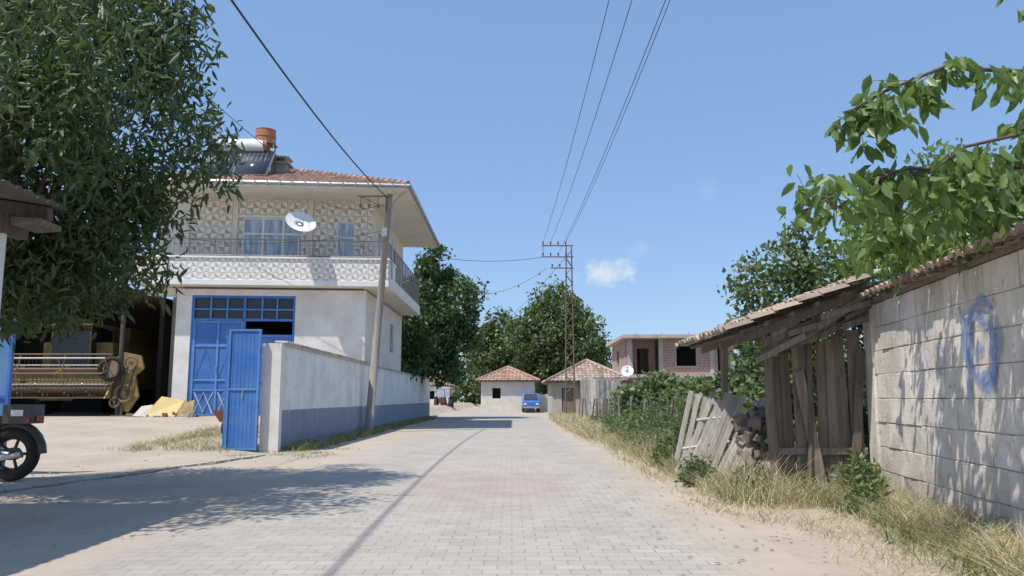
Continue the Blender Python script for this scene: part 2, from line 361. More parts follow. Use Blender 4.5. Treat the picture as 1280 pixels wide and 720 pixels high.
mb.box(-5.3,-5.05,32.81,34.65,6.951,7.03,whitem)
mb.box(-15.0,-6.2,33.5,33.8,5.5,5.84,soff)
mb.done('balcony',hs,bev=.01)
mb=MB()
def rail(p0,p1,z0,z1,n):
    a=Vector(p0);b=Vector(p1)
    for z in (z0+.06,z1): mb.tube([(a.x,a.y,z),(b.x,b.y,z)],.025,railm,6)
    mb.tube([(a.x,a.y,(z0+z1)/2+.15),(b.x,b.y,(z0+z1)/2+.15)],.012,railm,5)
    for i in range(n+1):
        p=a.lerp(b,i/n); mb.tube([(p.x,p.y,z0),(p.x,p.y,z1)],.028 if i%5==0 else .009,railm,5)
rail((-15.1,32.68,0),(-5.15,32.68,0),7.03,7.75,50)
rail((-5.17,32.7,0),(-5.17,34.6,0),7.03,7.75,10)
rail((-5.17,34.6,0),(-5.17,BY,0),6.35,7.75,50)
mb.done('railings',hs)
ex0,ex1,ey0,ey1=-16.2,-4.28,32.0,44.8; ez=10.0; cx=(ex0+ex1)/2; hw=(ex1-ex0)/2; pz=.355; rz=ez+hw*pz
mb=MB()
mb.box(ex0+.05,ex1-.05,ey0+.05,ey1-.05,9.8,9.97,soff)
mb.box(ex0,ex1,ey0-.02,ey0+.04,9.82,10.03,whitem); mb.box(ex1-.04,ex1+.02,ey0+.04,ey1,9.82,10.03,whitem)
mb.tube([(ex0,ey0-.1,9.98),(ex1+.1,ey0-.1,9.95)],.08,steel,8); mb.tube([(ex1+.1,ey0-.1,9.95),(ex1+.1,ey1,9.98)],.08,steel,8)
for i in range(24): mb.box(ex0+.3+i*.5,ex0+.34+i*.5,ey0-.19,ey0-.02,9.86,10.02,steel)
mb.tube([(ex1+.05,ey0+.1,9.9),(-5.0,32.9,9.5),(-5.0,32.9,6.2)],.04,steel,6)
mb.done('eaves_and_gutter',hs)
mb=MB(); sl=math.sqrt(1+pz*pz)
A=Vector((cx,ey0+hw,rz));B=Vector((cx,ey1-hw,rz))
c=[Vector((ex0,ey0,ez)),Vector((ex1,ey0,ez)),Vector((ex1,ey1,ez)),Vector((ex0,ey1,ez))]
for poly in ([c[0],c[1],A],[c[1],c[2],B,A],[c[2],c[3],B],[c[3],c[0],A,B]): mb.add([p-Vector((0,0,.02)) for p in poly],[tuple(range(len(poly)))],tile)
f_h=lambda L:(lambda u:(0,min(u,L-u,hw)*sl))
mb.tiles(c[0],(1,0,0),(0,1,pz),ex1-ex0,f_h(ex1-ex0),tile,.25,.42,.07)
mb.tiles(c[1],(0,1,0),(-1,0,pz),ey1-ey0,f_h(ey1-ey0),tile,.25,.42,.07)
mb.tiles(c[0],(0,1,0),(1,0,pz),ey1-ey0,f_h(ey1-ey0),tile,.25,.42,.07)
for a,b_ in ((c[0],A),(c[1],A),(c[2],B),(c[3],B),(A,B)):
    n=max(3,int((b_-a).length/.4))
    for i in range(n): mb.tube([a.lerp(b_,i/n)+Vector((0,0,.07)),a.lerp(b_,(i+1.1)/n)+Vector((0,0,.05))],[.13,.10],tile,7)
mb.done('tile_roof',hs)
mb=MB()
def win(x0,x1,z0,z1,y,cols,cross=None):
    fr=.07
    for a,b_ in ((x0,x0+fr),(x1-fr,x1)): mb.box(a,b_,y,y+.08,z0,z1,whitem)
    mb.box(x0+fr,x1-fr,y,y+.08,z1-fr,z1,whitem); mb.box(x0+fr,x1-fr,y,y+.08,z0,z0+fr,whitem)
    for i in range(1,cols):
        xx=x0+(x1-x0)*i/cols; mb.box(xx-.05,xx+.05,y-.004,y+.07,z0+fr,z1-fr,whitem)
    if cross: mb.box(x0+fr,x1-fr,y-.002,y+.065,cross-.045,cross+.045,whitem)
    mb.box(x0+fr,x1-fr,y+.05,y+.055,z0+fr,z1-fr,glass)
win(-11.55,-9.0,ZB+.35,9.0,UY+.02,3,8.3); win(-14.2,-13.75,ZB+.5,9,UY+.08,1); win(-7.6,-6.8,ZB+.35,8.9,UY+.02,1,8.2)
mb.box(-11.75,-8.8,UY-.06,UY-.003,9.0,9.1,whitem)
for y0 in (36,40):
    mb.box(-6.2,-6.15,y0+.05,y0+1.35,7.05,8.75,glass); mb.box(-6.14,-6.1,y0+.66,y0+.74,7.05,8.75,whitem)
    mb.box(-6.2,-6.15,y0+.05,y0+1.15,3.65,4.95,glass)
mb.done('windows',hs)
mb=MB(); dy=FY+.05
mb.box(-13.1,-13.0,dy,dy+.12,.4,5.5,blue); mb.box(-9.05,-8.95,dy,dy+.12,.4,5.5,blue); mb.box(-13.0,-9.05,dy,dy+.12,5.4,5.5,blue)
mb.box(-13.0,-9.05,dy,dy+.12,4.45,4.55,blue); mb.box(-11.05,-10.95,dy,dy+.12,.4,5.4,blue)
mb.box(-13,-9.05,dy+.0,dy+.1,4.9,4.96,blue2)
for x in (-12.35,-11.7,-10.3,-9.7): mb.box(x-.03,x+.03,dy+.01,dy+.1,4.55,5.4,blue2)
mb.box(-13,-9.05,dy+.11,dy+.12,4.56,5.4,cabg)
mb.box(-13.0,-11.05,dy+.04,dy+.08,.55,4.45,blue)
for x in (-13.0,-12.06,-11.13): mb.box(x,x+.08,dy,dy+.04,.55,4.45,blue2)
for z in (.6,1.6,2.0,3.4,4.36): mb.box(-12.9,-11.1,dy+.004,dy+.04,z,z+.08,blue2)
for a,b_ in ((-12.9,-12.06),(-11.98,-11.13)):
    mb.tube([(a+.05,dy+.03,.7),((a+b_)/2,dy+.02,1.55),(b_-.05,dy+.03,.7)],.025,whitem,5)
    mb.tube([(a+.05,dy+.03,1.55),((a+b_)/2,dy+.02,.75),(b_-.05,dy+.03,1.55)],.02,whitem,5)
    mb.tube([(a+.05,dy+.03,2.1),((a+b_)/2,dy+.02,3.3),(b_-.05,dy+.03,2.1)],.012,blue2,5)
mb.box(-10.95,-9.05,dy+.04,dy+.08,.5,3.9,blue)
for z in (.55,2.0,3.8): mb.box(-10.95,-9.05,dy,dy+.04,z,z+.08,blue2)
mb.tube([(-12.04,dy-.02,2.4),(-12.04,dy-.06,2.5),(-12.04,dy-.02,2.6)],.02,steel,6)
mb.done('garage_door',hs)
mb=MB(); mb.box(-11.1,-10.4,36.2,36.9,10.9,12.0,concrete); mb.box(-11.2,-10.3,36.1,37.0,12.0,12.1,concrete)
for x in (-11.1,-10.5): mb.box(x,x+.1,36.2,36.9,12.1,12.3,concrete)
mb.box(-11.2,-10.3,36.1,37.0,12.3,12.37,concl); mb.done('chimney',hs)
# trapezoidal plan: the street front is not square to the side street wall
SH=.085
for o in hs.children:
    for vv in o.data.vertices: vv.co.y+=SH*(vv.co.x+5.0)
sw=empty('solar_water_heater',(.2,-.55,-.2)); mb=MB()
for i in range(2):
    x0=-14.0+i*1.6
    p=[(x0,34.4,11.1),(x0+1.52,34.4,11.1),(x0+1.52,35.6,12.5),(x0,35.6,12.5)]
    mb.plate(p,.08,steel); q=[Vector(a)+Vector((.06 if k in(0,3) else -.06,-.075,.075)) for k,a in enumerate(p)]; mb.plate(q,.012,solar)
    for k in range(1,7): mb.tube([(x0+k*.2,34.36,11.2),(x0+k*.2,35.5,12.57)],.01,steel,4)
mb.tube([(-13.6,35.6,12.85),(-11.4,35.6,12.85)],.31,whitem,16); mb.tube([(-11.4,35.6,12.85),(-11.25,35.6,12.85)],[.32,.29],orange,16); mb.tube([(-13.75,35.6,12.85),(-13.6,35.6,12.85)],[.29,.32],orange,16)
for x in (-13.5,-12.8,-11.5,-11.0,-11.7):
    mb.tube([(x,35.8,12.9),(x,36.1,11.2)],.03,rust,5); mb.tube([(x,35.6,12.6),(x,34.5,11.0)],.025,rust,5)
mb.done('collectors_and_tank',sw,True)
mb=MB(); mb.tube([(-11.45,35.8,13.0),(-11.45,35.8,13.02),(-11.45,35.8,13.3),(-11.45,35.8,13.32),(-11.45,35.8,13.6),(-11.45,35.8,13.63)],[.44,.46,.44,.46,.44,.46],orange,20)
mb.torus((-11.45,35.8,13.3),(0,0,1),.45,.025,orange); mb.box(-11.9,-11,35.4,36.2,12.93,12.99,rust)
mb.tube([(-11.05,35.6,13.1),(-10.95,35.5,12.6),(-11.3,35.5,12.4)],.02,whitem,6)
mb.done('barrel',sw)
def dish(name,p,aim,R,mat,pole):
    e=empty(name); mb=MB(); p=Vector(p); aim=Vector(aim).normalized()
    x=aim.cross(Vector((0,0,1))).normalized(); y=x.cross(aim); vs=[p];fs=[];n=24
    for k in range(1,5):
        for i in range(n):
            t=2*math.pi*i/n; r=R*k/4; vs.append(p+(x*math.cos(t)*.93+y*math.sin(t))*r+aim*(.22*R*(k/4)**2))
    for i in range(n): fs.append((0,1+i,1+(i+1)%n))
    for k in range(3):
        for i in range(n): fs.append((1+k*n+i,1+k*n+(i+1)%n,1+(k+1)*n+(i+1)%n,1+(k+1)*n+i))
    mb.add(vs,fs,mat)
    mb.done('reflector',e,True); mb=MB()
    mb.tube([p-y*R,p-y*R*.5+aim*R*.8,p+aim*R*1.1],.012,steel,5); mb.box(-.045,.045,-.045,.045,-.045,.045,steel,T=Matrix.Translation(p+aim*R*1.1))
    mb.tube([p,p-aim*.15,Vector(pole)],.03,steel,6); mb.done('arm_and_mast',e)
dish('satellite_dish',(-8.6,31.8,8.3),(.4,-.75,.75),.66,whitem,(-8.75,32.3,7.1))
bw=empty('boundary_wall'); mb=MB()
mb.box(-6.05,-5.8,20.2,57,-.1,2.62,wallp); mb.done('wall_body',bw)
mb=MB()
for i in range(37):
    y0=20.1+i; mb.box(-6.1,-5.74,y0,y0+.99,2.62,2.68,concl,j=.004)
mb.box(-6.2,-5.74,19.95,20.198,-.1,2.66,white)
mb.tiles((-6.05,21.5,2.75),(0,1,0),(-1,0,.15),12,lambda u:(0,.3),tileold,.25,.3,.05)
mb.done('coping',bw)
g=empty('blue_yard_gate'); mb=MB()
mb.box(-6.95,-6.22,19.78,19.83,.06,2.95,blue)
for x in (-6.99,-6.26): mb.box(x,x+.05,19.75,19.86,.05,3.0,blue2)
for z in (.06,1.5,2.95): mb.box(-6.94,-6.26,19.755,19.779,z,z+.05,blue2)
for k in range(6): mb.box(-6.88+k*.1,-6.873+k*.1,19.772,19.78,.12,2.93,blue2)
mb.box(-6.62,-6.585,19.755,19.764,1.3,1.5,steel)
mb.box(-7.06,-7.0,19.8,20.9,.1,2.85,blue)
for z in (.1,1.4,2.8): mb.box(-7.09,-7.061,19.8,20.9,z,z+.05,blue2)
for z in (.5,2.4): mb.tube([(-6.22,19.8,z),(-6.22,19.8,z+.14)],.03,darkm,6)
mb.done('leaf',g)
# ------------------------------------------------------------ utility poles and wires
def wire(pts_a,pts_b,sag,r,mb,n=24):
    a=Vector(pts_a);b_=Vector(pts_b)
    mb.tube([a.lerp(b_,i/n)-Vector((0,0,sag*4*(i/n)*(1-i/n))) for i in range(n+1)],r,cable,5,cap=False)
e=empty('utility_pole'); mb=MB()
mb.tube([(-5.5,31,-.2),(-4.85,31,9.35)],[.17,.11],M('pole_wood',(.34,.30,.27),(.24,.21,.18),.95,3,20,.5,sc=(6,6,.5)),12)
mb.done('pole',e,True); mb=MB()
mb.box(-6.1,-4.75,30.86,30.9,9.2,9.26,darkm); mb.box(-5.0,-4.96,30.86,30.9,8.6,9.2,darkm)
mb.tube([(-6.0,30.9,9.22),(-4.95,30.9,8.75)],.015,darkm,5)
for x in (-6.0,-5.65,-5.3):
    mb.tube([(x,30.88,9.2),(x,30.88,8.95)],.012,darkm,5)
    mb.tube([(x,30.88,8.95),(x,30.88,8.88),(x,30.88,8.82),(x,30.88,8.76)],[.03,.07,.04,.06],brownp,8)
mb.tube([(-4.9,31,8.9),(-4.85,31.1,9.55)],.03,steel,6); mb.box(-5.1,-4.9,30.8,30.88,7.6,7.95,steel)
mb.done('crossarm',e)
e=empty('lattice_utility_pole'); mb=MB(); px,py,ph=3.75,52.0,11.3
w0,w1=.30,.17
def wd(z): return w0+(w1-w0)*z/ph
for sx in(-1,1):
    for sy in(-1,1): mb.tube([(px+sx*w0,py+sy*w0*.7,-.1),(px+sx*w1,py+sy*w1*.7,ph)],.035,rust,4)
z=0;k=0
while z<ph-.3:
    z2=z+.55;a=wd(z);b_=wd(z2);s1=1 if k%2 else -1
    for sy in(-1,1): mb.tube([(px-s1*a,py+sy*a*.7,z),(px+s1*b_,py+sy*b_*.7,z2)],.018,rust,4)
    for sx in(-1,1): mb.tube([(px+sx*a,py-s1*a*.7,z),(px+sx*b_,py+s1*b_*.7,z2)],.018,rust,4)
    z=z2;k+=1
mb.done('lattice',e); mb=MB()
for z,x0,x1 in ((ph,px-1.8,px+.3),(ph-.75,px-1.8,px+.3),(ph-1.5,px-1.2,px+.3)):
    mb.box(x0,x1,py-.05,py+.03,z-.035,z+.035,rust)
    n=4 if z>ph-1 else 2
    for i in range(n):
        x=x0+.1+i*.5; mb.tube([(x,py,z+.05),(x,py,z+.14),(x,py,z+.16),(x,py,z+.26)],[.02,.06,.04,.06],darkm,7)
mb.tube([(px-1.7,py,ph),(px-1.7,py,ph-.75)],.02,rust,4)
mb.done('crossarms',e)
mb=MB()
wire((-4.95,31,9.2),(-4.6,-12,9.6),1.35,.022,mb); mb.done('power_cable',None,True)
mb=MB(); wire((-9.5,35.5,11.4),(-7.8,-8,10.5),1.2,.012,mb); mb.done('power_cable')
mb=MB()
for i,(xa,xb,zz) in enumerate(((px-1.7,2.6,ph+.25),(px-1.2,3.2,ph+.25),(px-.7,3.75,ph-.5),(px-.2,4.1,ph+.25))):
    wire((xa,py,zz),(xb,-2,zz+.5),.9,.010,mb,30)
mb.done('overhead_wires')
mb=MB(); wire((px-1.7,py,ph-.75),(-5.3,44,9.3),.35,.015,mb); wire((px-1.5,py,ph-1.5),(-5.1,40,7.2),1.2,.012,mb); wire((-4.9,31,9),(-8,32.4,9.4),.3,.01,mb); wire((-4.9,31,7.9),(-14,32.3,7.9),.4,.01,mb)
wire((px,py,ph-.5),(-7,110,9),1.5,.015,mb)
mb.done('service_cables')
mb=MB()
for i in range(14):
    t=(i+1)/16; p=Vector((px-1.5,py,ph-1.5)).lerp(Vector((-5.1,40,7.2)),t)-Vector((0,0,1.2*4*t*(1-t)+.08)); mb.box(p.x-.05,p.x+.05,p.y-.01,p.y+.01,p.z-.06,p.z+.05,redm if i%3==0 else whitem)
mb.done('string_of_flags')
# ------------------------------------------------------------ left shed annex + combine
e=empty('farm_shed'); mb=MB()
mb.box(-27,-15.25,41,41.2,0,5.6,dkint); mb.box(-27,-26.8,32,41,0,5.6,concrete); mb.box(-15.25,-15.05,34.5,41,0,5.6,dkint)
mb.box(-27.3,-15.45,31.8,41.4,5.6,5.75,rust)
for x in(-26.5,-21,-15.7): mb.tube([(x,32.2,0),(x,32.2,5.6)],.09,darkm,8)
mb.done('shed_structure',e)
c_=empty('combine_harvester'); mb=MB(); gz=.6
mb.box(-20.2,-17.2,34.5,40.3,gz+1.1,gz+3.1,yellow); mb.box(-19.9,-17.5,36.6,40.0,gz+3.1,gz+3.9,yellow)
mb.box(-19.6,-17.9,34.0,35.9,gz+1.9,gz+3.75,cabg); mb.box(-19.75,-17.75,33.8,36.0,gz+3.75,gz+3.9,yellow)
for x in(-19.6,-17.95):
    for y in(34.0,35.85): mb.box(x,x+.07,y-.02,y+.05,gz+1.9,gz+3.75,yellow)
mb.plate([(-19.4,33.1,gz+.6),(-18,33.1,gz+.6),(-18,34.6,gz+1.6),(-19.4,34.6,gz+1.6)],.5,yellow)
mb.done('body',c_,bev=.04); mb=MB()
for x in(-20.3,-16.9):
    mb.torus((x,35.4,gz+.85),(1,0,0),.55,.3,blackp,28,10); mb.tube([(x-.18,35.4,gz+.85),(x+.18,35.4,gz+.85)],.42,yellow,18)
for x in(-19.9,-17.4):
    mb.torus((x,39.5,gz+.55),(1,0,0),.38,.18,blackp,24,8); mb.tube([(x-.1,39.5,gz+.55),(x+.1,39.5,gz+.55)],.3,yellow,14)
mb.done('wheels',c_,True); mb=MB()
hx0,hx1=-21.6,-16.0
mb.box(hx0,hx1,33.0,33.1,gz+.75,gz+1.95,yellow); mb.box(hx0,hx1,32.0,33.0,gz+.7,gz+.76,rust)
mb.tube([(hx0,32.7,gz+1.1),(hx1,32.7,gz+1.1)],.2,rust,12)
for i in range(60):
    t=i*.6; x=hx0+.1+i*(hx1-hx0-.2)/60; mb.tube([(x,32.7,gz+1.1),(x+.04,32.7+.32*math.cos(t),gz+1.1+.32*math.sin(t))],.02,steel,4)
for x in(hx0,hx1): mb.plate([(x,31.6,gz+.7),(x,33.1,gz+.7),(x,33.1,gz+2.0),(x,32.2,gz+1.3)],.06,yellow)
for i in range(70):
    x=hx0+i*.08; mb.add([(x,32.0,gz+.74),(x+.05,32.0,gz+.74),(x+.025,31.82,gz+.73)],[(0,1,2)],steel)
ry,rz_=32.0,gz+1.85
mb.tube([(hx0-.1,ry,rz_),(hx1+.1,ry,rz_)],.06,rust,8)
for k in range(6):
    t=k*math.pi/3+.3; y=ry+.62*math.cos(t);z=rz_+.62*math.sin(t)
    mb.tube([(hx0,y,z),(hx1,y,z)],.035,rust if k%2 else woodl,6)
    for i in range(36):
        x=hx0+.1+i*.155; mb.tube([(x,y,z),(x,y+.03,z-.26)],.012,darkm,3)
for x in (hx0+.05,-19.7,-17.9,hx1-.05):
    for k in range(6):
        t=k*math.pi/3+.3; mb.tube([(x,ry,rz_),(x,ry+.62*math.cos(t),rz_+.62*math.sin(t))],.025,yellow,4)
mb.done('header_and_reel',c_); mb=MB()
mb.torus((-15.9,31.9,gz+1.85),(.3,-1,0),.42,.09,blackp,24,8); mb.tube([(-15.9,31.95,gz+1.85),(-15.93,31.85,gz+1.85)],.36,rust,16)
pts=[(-16.2,gz+2.1),(-15.6,gz+2.55),(-14.9,gz+2.4),(-14.75,gz+1.9),(-15.1,gz+1.6),(-14.9,gz+.8),(-15.3,gz+.15),(-15.8,gz+.3),(-16.1,gz+.9),(-15.6,gz+1.3)]
mb.plate([(x,32.2,z) for x,z in pts],.12,yellow)
for x,z,r in((-15.2,2.1,.25),(-15.4,.9,.33),(-15.75,.55,.18)):
    mb.torus((x,32.02,gz+z),(0,1,0),r,.05,rust,20,6); mb.tube([(x,32.06,gz+z),(x,31.98,gz+z)],r*.35,darkm,10)
mb.tube([(-15.5,31.98,gz+1.1),(-15.3,31.98,gz+1.95)],.03,blackp,5); mb.tube([(-15.2,31.9,gz+.95),(-14.95,31.9,gz+2.0)],.03,blackp,5)
mb.tube([(-15.5,32.1,gz+.4),(-15.5,32.1,gz-.02)],.05,rust,6); mb.box(-15.8,-15.2,31.9,32.4,gz-.02,gz+.04,rust)
mb.done('side_drive',c_)
e=empty('yellow_machine_panels'); mb=MB()
mb.plate([(-14.1,31,gz-.02),(-12.9,31,gz-.02),(-12.7,31.4,gz+.6),(-13.6,31.4,gz+.75)],.06,M('yellow_sheet',(.60,.46,.14),(.5,.38,.18),.6))
mb.plate([(-12.75,30.8,gz-.02),(-12.1,30.7,gz-.02),(-12.2,31.1,gz+.62),(-12.7,31.2,gz+.5)],.05,yellow)
mb.plate([(-14.6,31.2,gz-.02),(-14.0,31.1,gz-.02),(-14.0,31.6,gz+.42),(-14.5,31.7,gz+.35)],.06,concl)
for i in range(14):
    x=random.uniform(-14.9,-11.9);y=random.uniform(30.2,31.6);s=random.uniform(.06,.16)
    T=Matrix.Translation((x,y,gz+.04))@Matrix.Rotation(random.random()*6,4,(random.random(),random.random(),1)); mb.box(-s,s,-s*.7,s*.7,-s*.4,s*.4,random.choice((concl,wood,rust,woodl)),T=T,j=s*.2)
mb.done('panels',e)
e=empty('wheelbarrow',(-7.95,23.0,.3)); mb=MB()
mb.torus((0,-.55,.2),(1,0,0),.16,.045,blackp,18,6); mb.tube([(-.06,-.55,.2),(.06,-.55,.2)],.08,steel,8)
o8=[(-.22,-.35,.35),(.22,-.35,.35),(.26,.3,.35),(-.26,.3,.35)];t8=[(-.36,-.6,.68),(.36,-.6,.68),(.36,.5,.62),(-.36,.5,.62)]
mb.add(o8+t8,[(0,1,2,3),(0,4,5,1),(1,5,6,2),(2,6,7,3),(3,7,4,0)],orange)
for s in(-1,1):
    mb.tube([(s*.05,-.6,.2),(s*.2,.1,.33),(s*.3,.95,.62)],.02,darkm,6); mb.tube([(s*.22,.2,.34),(s*.26,.35,.0),(s*.24,.45,.34)],.016,darkm,5)
mb.done('barrow',e)
# ------------------------------------------------------------ left foreground
e=empty('open_shed_canopy'); mb=MB()
def cz(x): return 3.42+(-5.16-x)*.16
n=26
for i in range(n):
    y0=4+i*5/n
    vs=[]
    for x in(-9,-5.1):
        for k in range(5): vs.append((x,y0+k*(5/n)/4,cz(x)+.03*math.sin(2*math.pi*k/4)+.05))
    mb.add(vs,[(k,k+1,5+k+1,5+k) for k in range(4)],sheet)
mb.done('corrugated_roof',e); mb=MB()
for y in(4.2,5.7,7.2,8.85): mb.add([(x,yy,cz(x)+dz) for x in(-9,-5.25) for yy in(y,y+.1) for dz in(-.14,.01)],[(0,1,3,2),(4,6,7,5),(0,4,5,1),(2,3,7,6),(0,2,6,4),(1,5,7,3)],wood)
mb.box(-5.75,-5.6,4,9.1,3.12,3.3,wood,j=.01); mb.box(-8.7,-8.55,4,9.1,3.55,3.75,wood)
mb.box(-5.5,-5.2,8.6,9.06,3.2,3.27,wood,j=.02)
mb.tube([(-5.68,8.75,0),(-5.68,8.75,3.12)],.045,whitem,10); mb.tube([(-5.68,4.3,0),(-5.68,4.3,3.12)],.045,whitem,10)
mb.done('timber_frame',e)
e=empty('blue_sheet_door'); mb=MB()
mb.box(-10.3,-8.66,13.9,13.95,0.02,2.65,blue2)
for x in(-10.3,-9.5,-8.7): mb.box(x,x+.05,13.86,13.9,0.02,2.7,blue)
for z in(.1,1.3,2.6): mb.box(-10.25,-8.7,13.87,13.898,z,z+.05,blue)
mb.done('leaf',e)
e=empty('parked_motorcycle'); mb=MB(); my=13.1; wx=-8.02
for x in(wx,wx-1.55):
    mb.torus((x,my,.42),(0,1,0),.33,.1,blackp,30,10); mb.torus((x,my,.42),(0,1,0),.24,.018,steel,24,5)
    mb.tube([(x,my-.08,.42),(x,my+.08,.42)],.1,darkm,12)
    for k in range(5):
        t=k*math.pi*2/5; mb.tube([(x,my,.42),(x+.25*math.cos(t),my,.42+.25*math.sin(t))],.025,darkm,5)
mb.done('wheels',e,True); mb=MB()
fen=[(wx+.47*math.cos(t),my,.42+.47*math.sin(t)) for t in[ .0+i*.3 for i in range(8)]]
mb.tube(fen,.07,darkm,6)
mb.tube([(wx,my-.1,.42),(wx-.5,my-.08,.5),(wx-.75,my,.85)],.03,steel,6); mb.tube([(wx,my+.1,.42),(wx-.5,my+.08,.5)],.03,steel,6)
mb.tube([(wx-.15,my-.12,.42),(wx-.25,my-.1,.85)],.035,steel,8)
mb.box(wx-.95,wx-.1,my-.13,my+.13,.88,1.02,blackp); mb.box(wx-.12,wx+.36,my-.17,my+.17,.9,1.2,darkm)
mb.box(wx+.362,wx+.38,my-.08,my+.08,.93,1.03,redm); mb.box(wx+.26,wx+.34,my-.186,my-.171,.92,1.0,redm); mb.box(wx+.02,wx+.22,my-.182,my-.171,1.02,1.12,whitem)
mb.tube([(wx-1.3,my,.9),(wx-.95,my,1.02),(wx-.85,my,.9)],[.1,.17,.1],redm,10)
mb.box(wx-1.0,wx-.6,my-.14,my+.14,.35,.75,steel); mb.tube([(wx-.8,my-.16,.33),(wx-.1,my-.18,.36),(wx+.25,my-.18,.42)],[.03,.05,.05],steel,8)
mb.tube([(wx-1.55,my-.08,.42),(wx-1.35,my-.08,1.1)],.03,steel,6); mb.tube([(wx-1.3,my-.35,1.15),(wx-1.35,my,1.1),(wx-1.3,my+.35,1.15)],.018,darkm,6)
mb.tube([(wx-1.45,my,.95),(wx-1.6,my,.95)],[.1,.1],steel,10)
mb.done('frame_seat_and_tank',e,bev=.012)
# ------------------------------------------------------------ right block wall (built straight, then turned about its far corner)
WX=5.1; WA=math.radians(-7.9)
e=empty('whitewashed_block_wall'); mb=MB(); bh=.325
mb.box(WX+.012,WX+.2,2.0,11.5,-.1,2.6,concrete)
for r_ in range(8):
    y=2.0-(.26 if r_%2 else 0)
    while y<11.5:
        y1=min(y+.52,11.5); y0=max(y,2.0)
        if y1-y0>.05:
            d=random.uniform(-.009,.008); mb.box(WX+d,WX+.19,y0+.004,y1-.005,r_*bh+.004,(r_+1)*bh-.005,blockm,j=.006)
        y+=.52
mb.box(WX-.03,WX+.22,11.2,11.56,0,2.72,blockm,j=.01)
mb.done('blocks',e,bev=.007); mb=MB()
mb.tiles((WX-.2,2,2.66),(0,1,0),(1,0,.28),9.2,lambda u:(0,1.2),tileold,.2,.36,.055,jit=.015)
mb.box(WX-.02,WX+.2,2,11.2,2.601,2.66,wood,j=.008)
mb.done('tile_coping',e)
m,nt,b=nodes('blue_spray_paint'); v=coords(nt); b.inputs['Base Color'].default_value=(.24,.37,.66,1); b.inputs['Roughness'].default_value=.9
tr=N(nt,'ShaderNodeBsdfTransparent'); ms=N(nt,'ShaderNodeMixShader'); nt.links.new(mrange(nt,noise(nt,v,7,8,.8),.35,.65,.1,.75),ms.inputs[0])
nt.links.new(tr.outputs[0],ms.inputs[1]); nt.links.new(b.outputs[0],ms.inputs[2]); nt.links.new(ms.outputs[0],nt.nodes['Material Output'].inputs[0]); spray=m
mb=MB()
def ribbon(pts,w,k):
    n=len(pts);vs=[]
    for i in range(n):
        a=pts[max(0,i-1)];b_=pts[min(n-1,i+1)];dx,dz=b_[0]-a[0],b_[1]-a[1];L=math.hypot(dx,dz) or 1
        ww=w*(.7+.4*math.sin(i*1.3)); px_,pz_=-dz/L*ww,dx/L*ww
        vs+=[(WX-.018-k*.002,pts[i][0]+px_,pts[i][1]+pz_),(WX-.018-k*.002,pts[i][0]-px_,pts[i][1]-pz_)]
    mb.add(vs,[(2*i,2*i+1,2*i+3,2*i+2) for i in range(n-1)],spray)
def arc(cy,cz_,ry,rz2,a0,a1,n=22): return [(cy+ry*math.cos(a0+(a1-a0)*i/n),cz_+rz2*math.sin(a0+(a1-a0)*i/n)) for i in range(n+1)]
gy_=7.75
ribbon(arc(gy_,1.85,.38,.4,0,6.3),.06,0); ribbon(arc(gy_+.08,1.98,.17,.2,0,6.2),.055,1); ribbon(arc(gy_-.05,1.6,.2,.22,2,7.5),.055,2)
ribbon([(gy_+.4,2.2),(gy_+.36,1.85),(gy_+.33,1.25)],.06,3); ribbon([(gy_-.22,2.2),(gy_-.27,1.8),(gy_-.2,1.35)],.055,4); ribbon(arc(gy_,1.8,.28,.3,0,6.3),.06,7)
ribbon(arc(8.8,1.75,.13,.13,0,5)+[(8.95,1.6),(8.7,1.55)],.03,5); ribbon([(9.2,1.8),(9.15,1.6)],.03,6)
mb.done('graffiti',e)
piv=Matrix.Translation((WX,11.5,0))@Matrix.Rotation(WA,4,'Z')@Matrix.Translation((-WX,-11.5,0)); e.matrix_world=piv
# ------------------------------------------------------------ wooden lean-to
e=empty('wooden_lean_to'); mb=MB(); LY=11.6
x=3.72
while x<5.02:
    w=random.uniform(.13,.2); t=random.uniform(-.03,.03); top=1.95+(x-3.7)*.25+random.uniform(-.05,.05)
    T=Matrix.Translation((x+w/2,LY+random.uniform(-.01,.02),0))@Matrix.Rotation(t,4,'Y')
    mb.box(-w/2,w/2-.008,0,.025,.05+random.uniform(0,.1),top,wood,T=T); x+=w
mb.box(3.7,5.05,LY-.05,LY-.02,.5,.6,wood,j=.015)
T=Matrix.Translation((4.3,LY-.09,0))@Matrix.Rotation(-.16,4,'Y'); mb.box(0,.15,0,.03,0,1.7,wood,T=T,r=.9)
T=Matrix.Translation((4.75,LY-.1,0))@Matrix.Rotation(.1,4,'Y'); mb.box(0,.12,0,.03,0,2.0,wood,T=T)
mb.tube([(3.75,LY-.05,-.1),(3.68,LY-.05,1.2),(3.7,LY-.05,2.3)],[.08,.07,.06],wood,8); mb.tube([(3.55,13.6,-.1),(3.6,13.6,2.2)],.06,wood,7); mb.tube([(4.2,LY-.08,.0),(4.3,LY-.06,2.55)],.045,wood,6)
mb.done('plank_gate_and_posts',e); mb=MB()
RS=.38; rx0=3.0; rz0=2.16
def rr(x): return rz0+(x-rx0)*RS
for k,(a,b_,dz,yy) in enumerate(((3.15,5.2,-.06,11.15),(3.5,5.15,-.22,11.2),(3.62,5.1,-.34,11.26),(3.2,5.2,-.08,12.3),(3.2,5.2,-.08,13.5))):
    mb.add([(xx,y_,rr(xx)+dz+h_) for xx in(a,b_) for y_ in(yy,yy+.06) for h_ in(-.12,0)],[(0,1,3,2),(4,6,7,5),(0,4,5,1),(2,3,7,6),(0,2,6,4),(1,5,7,3)],wood)
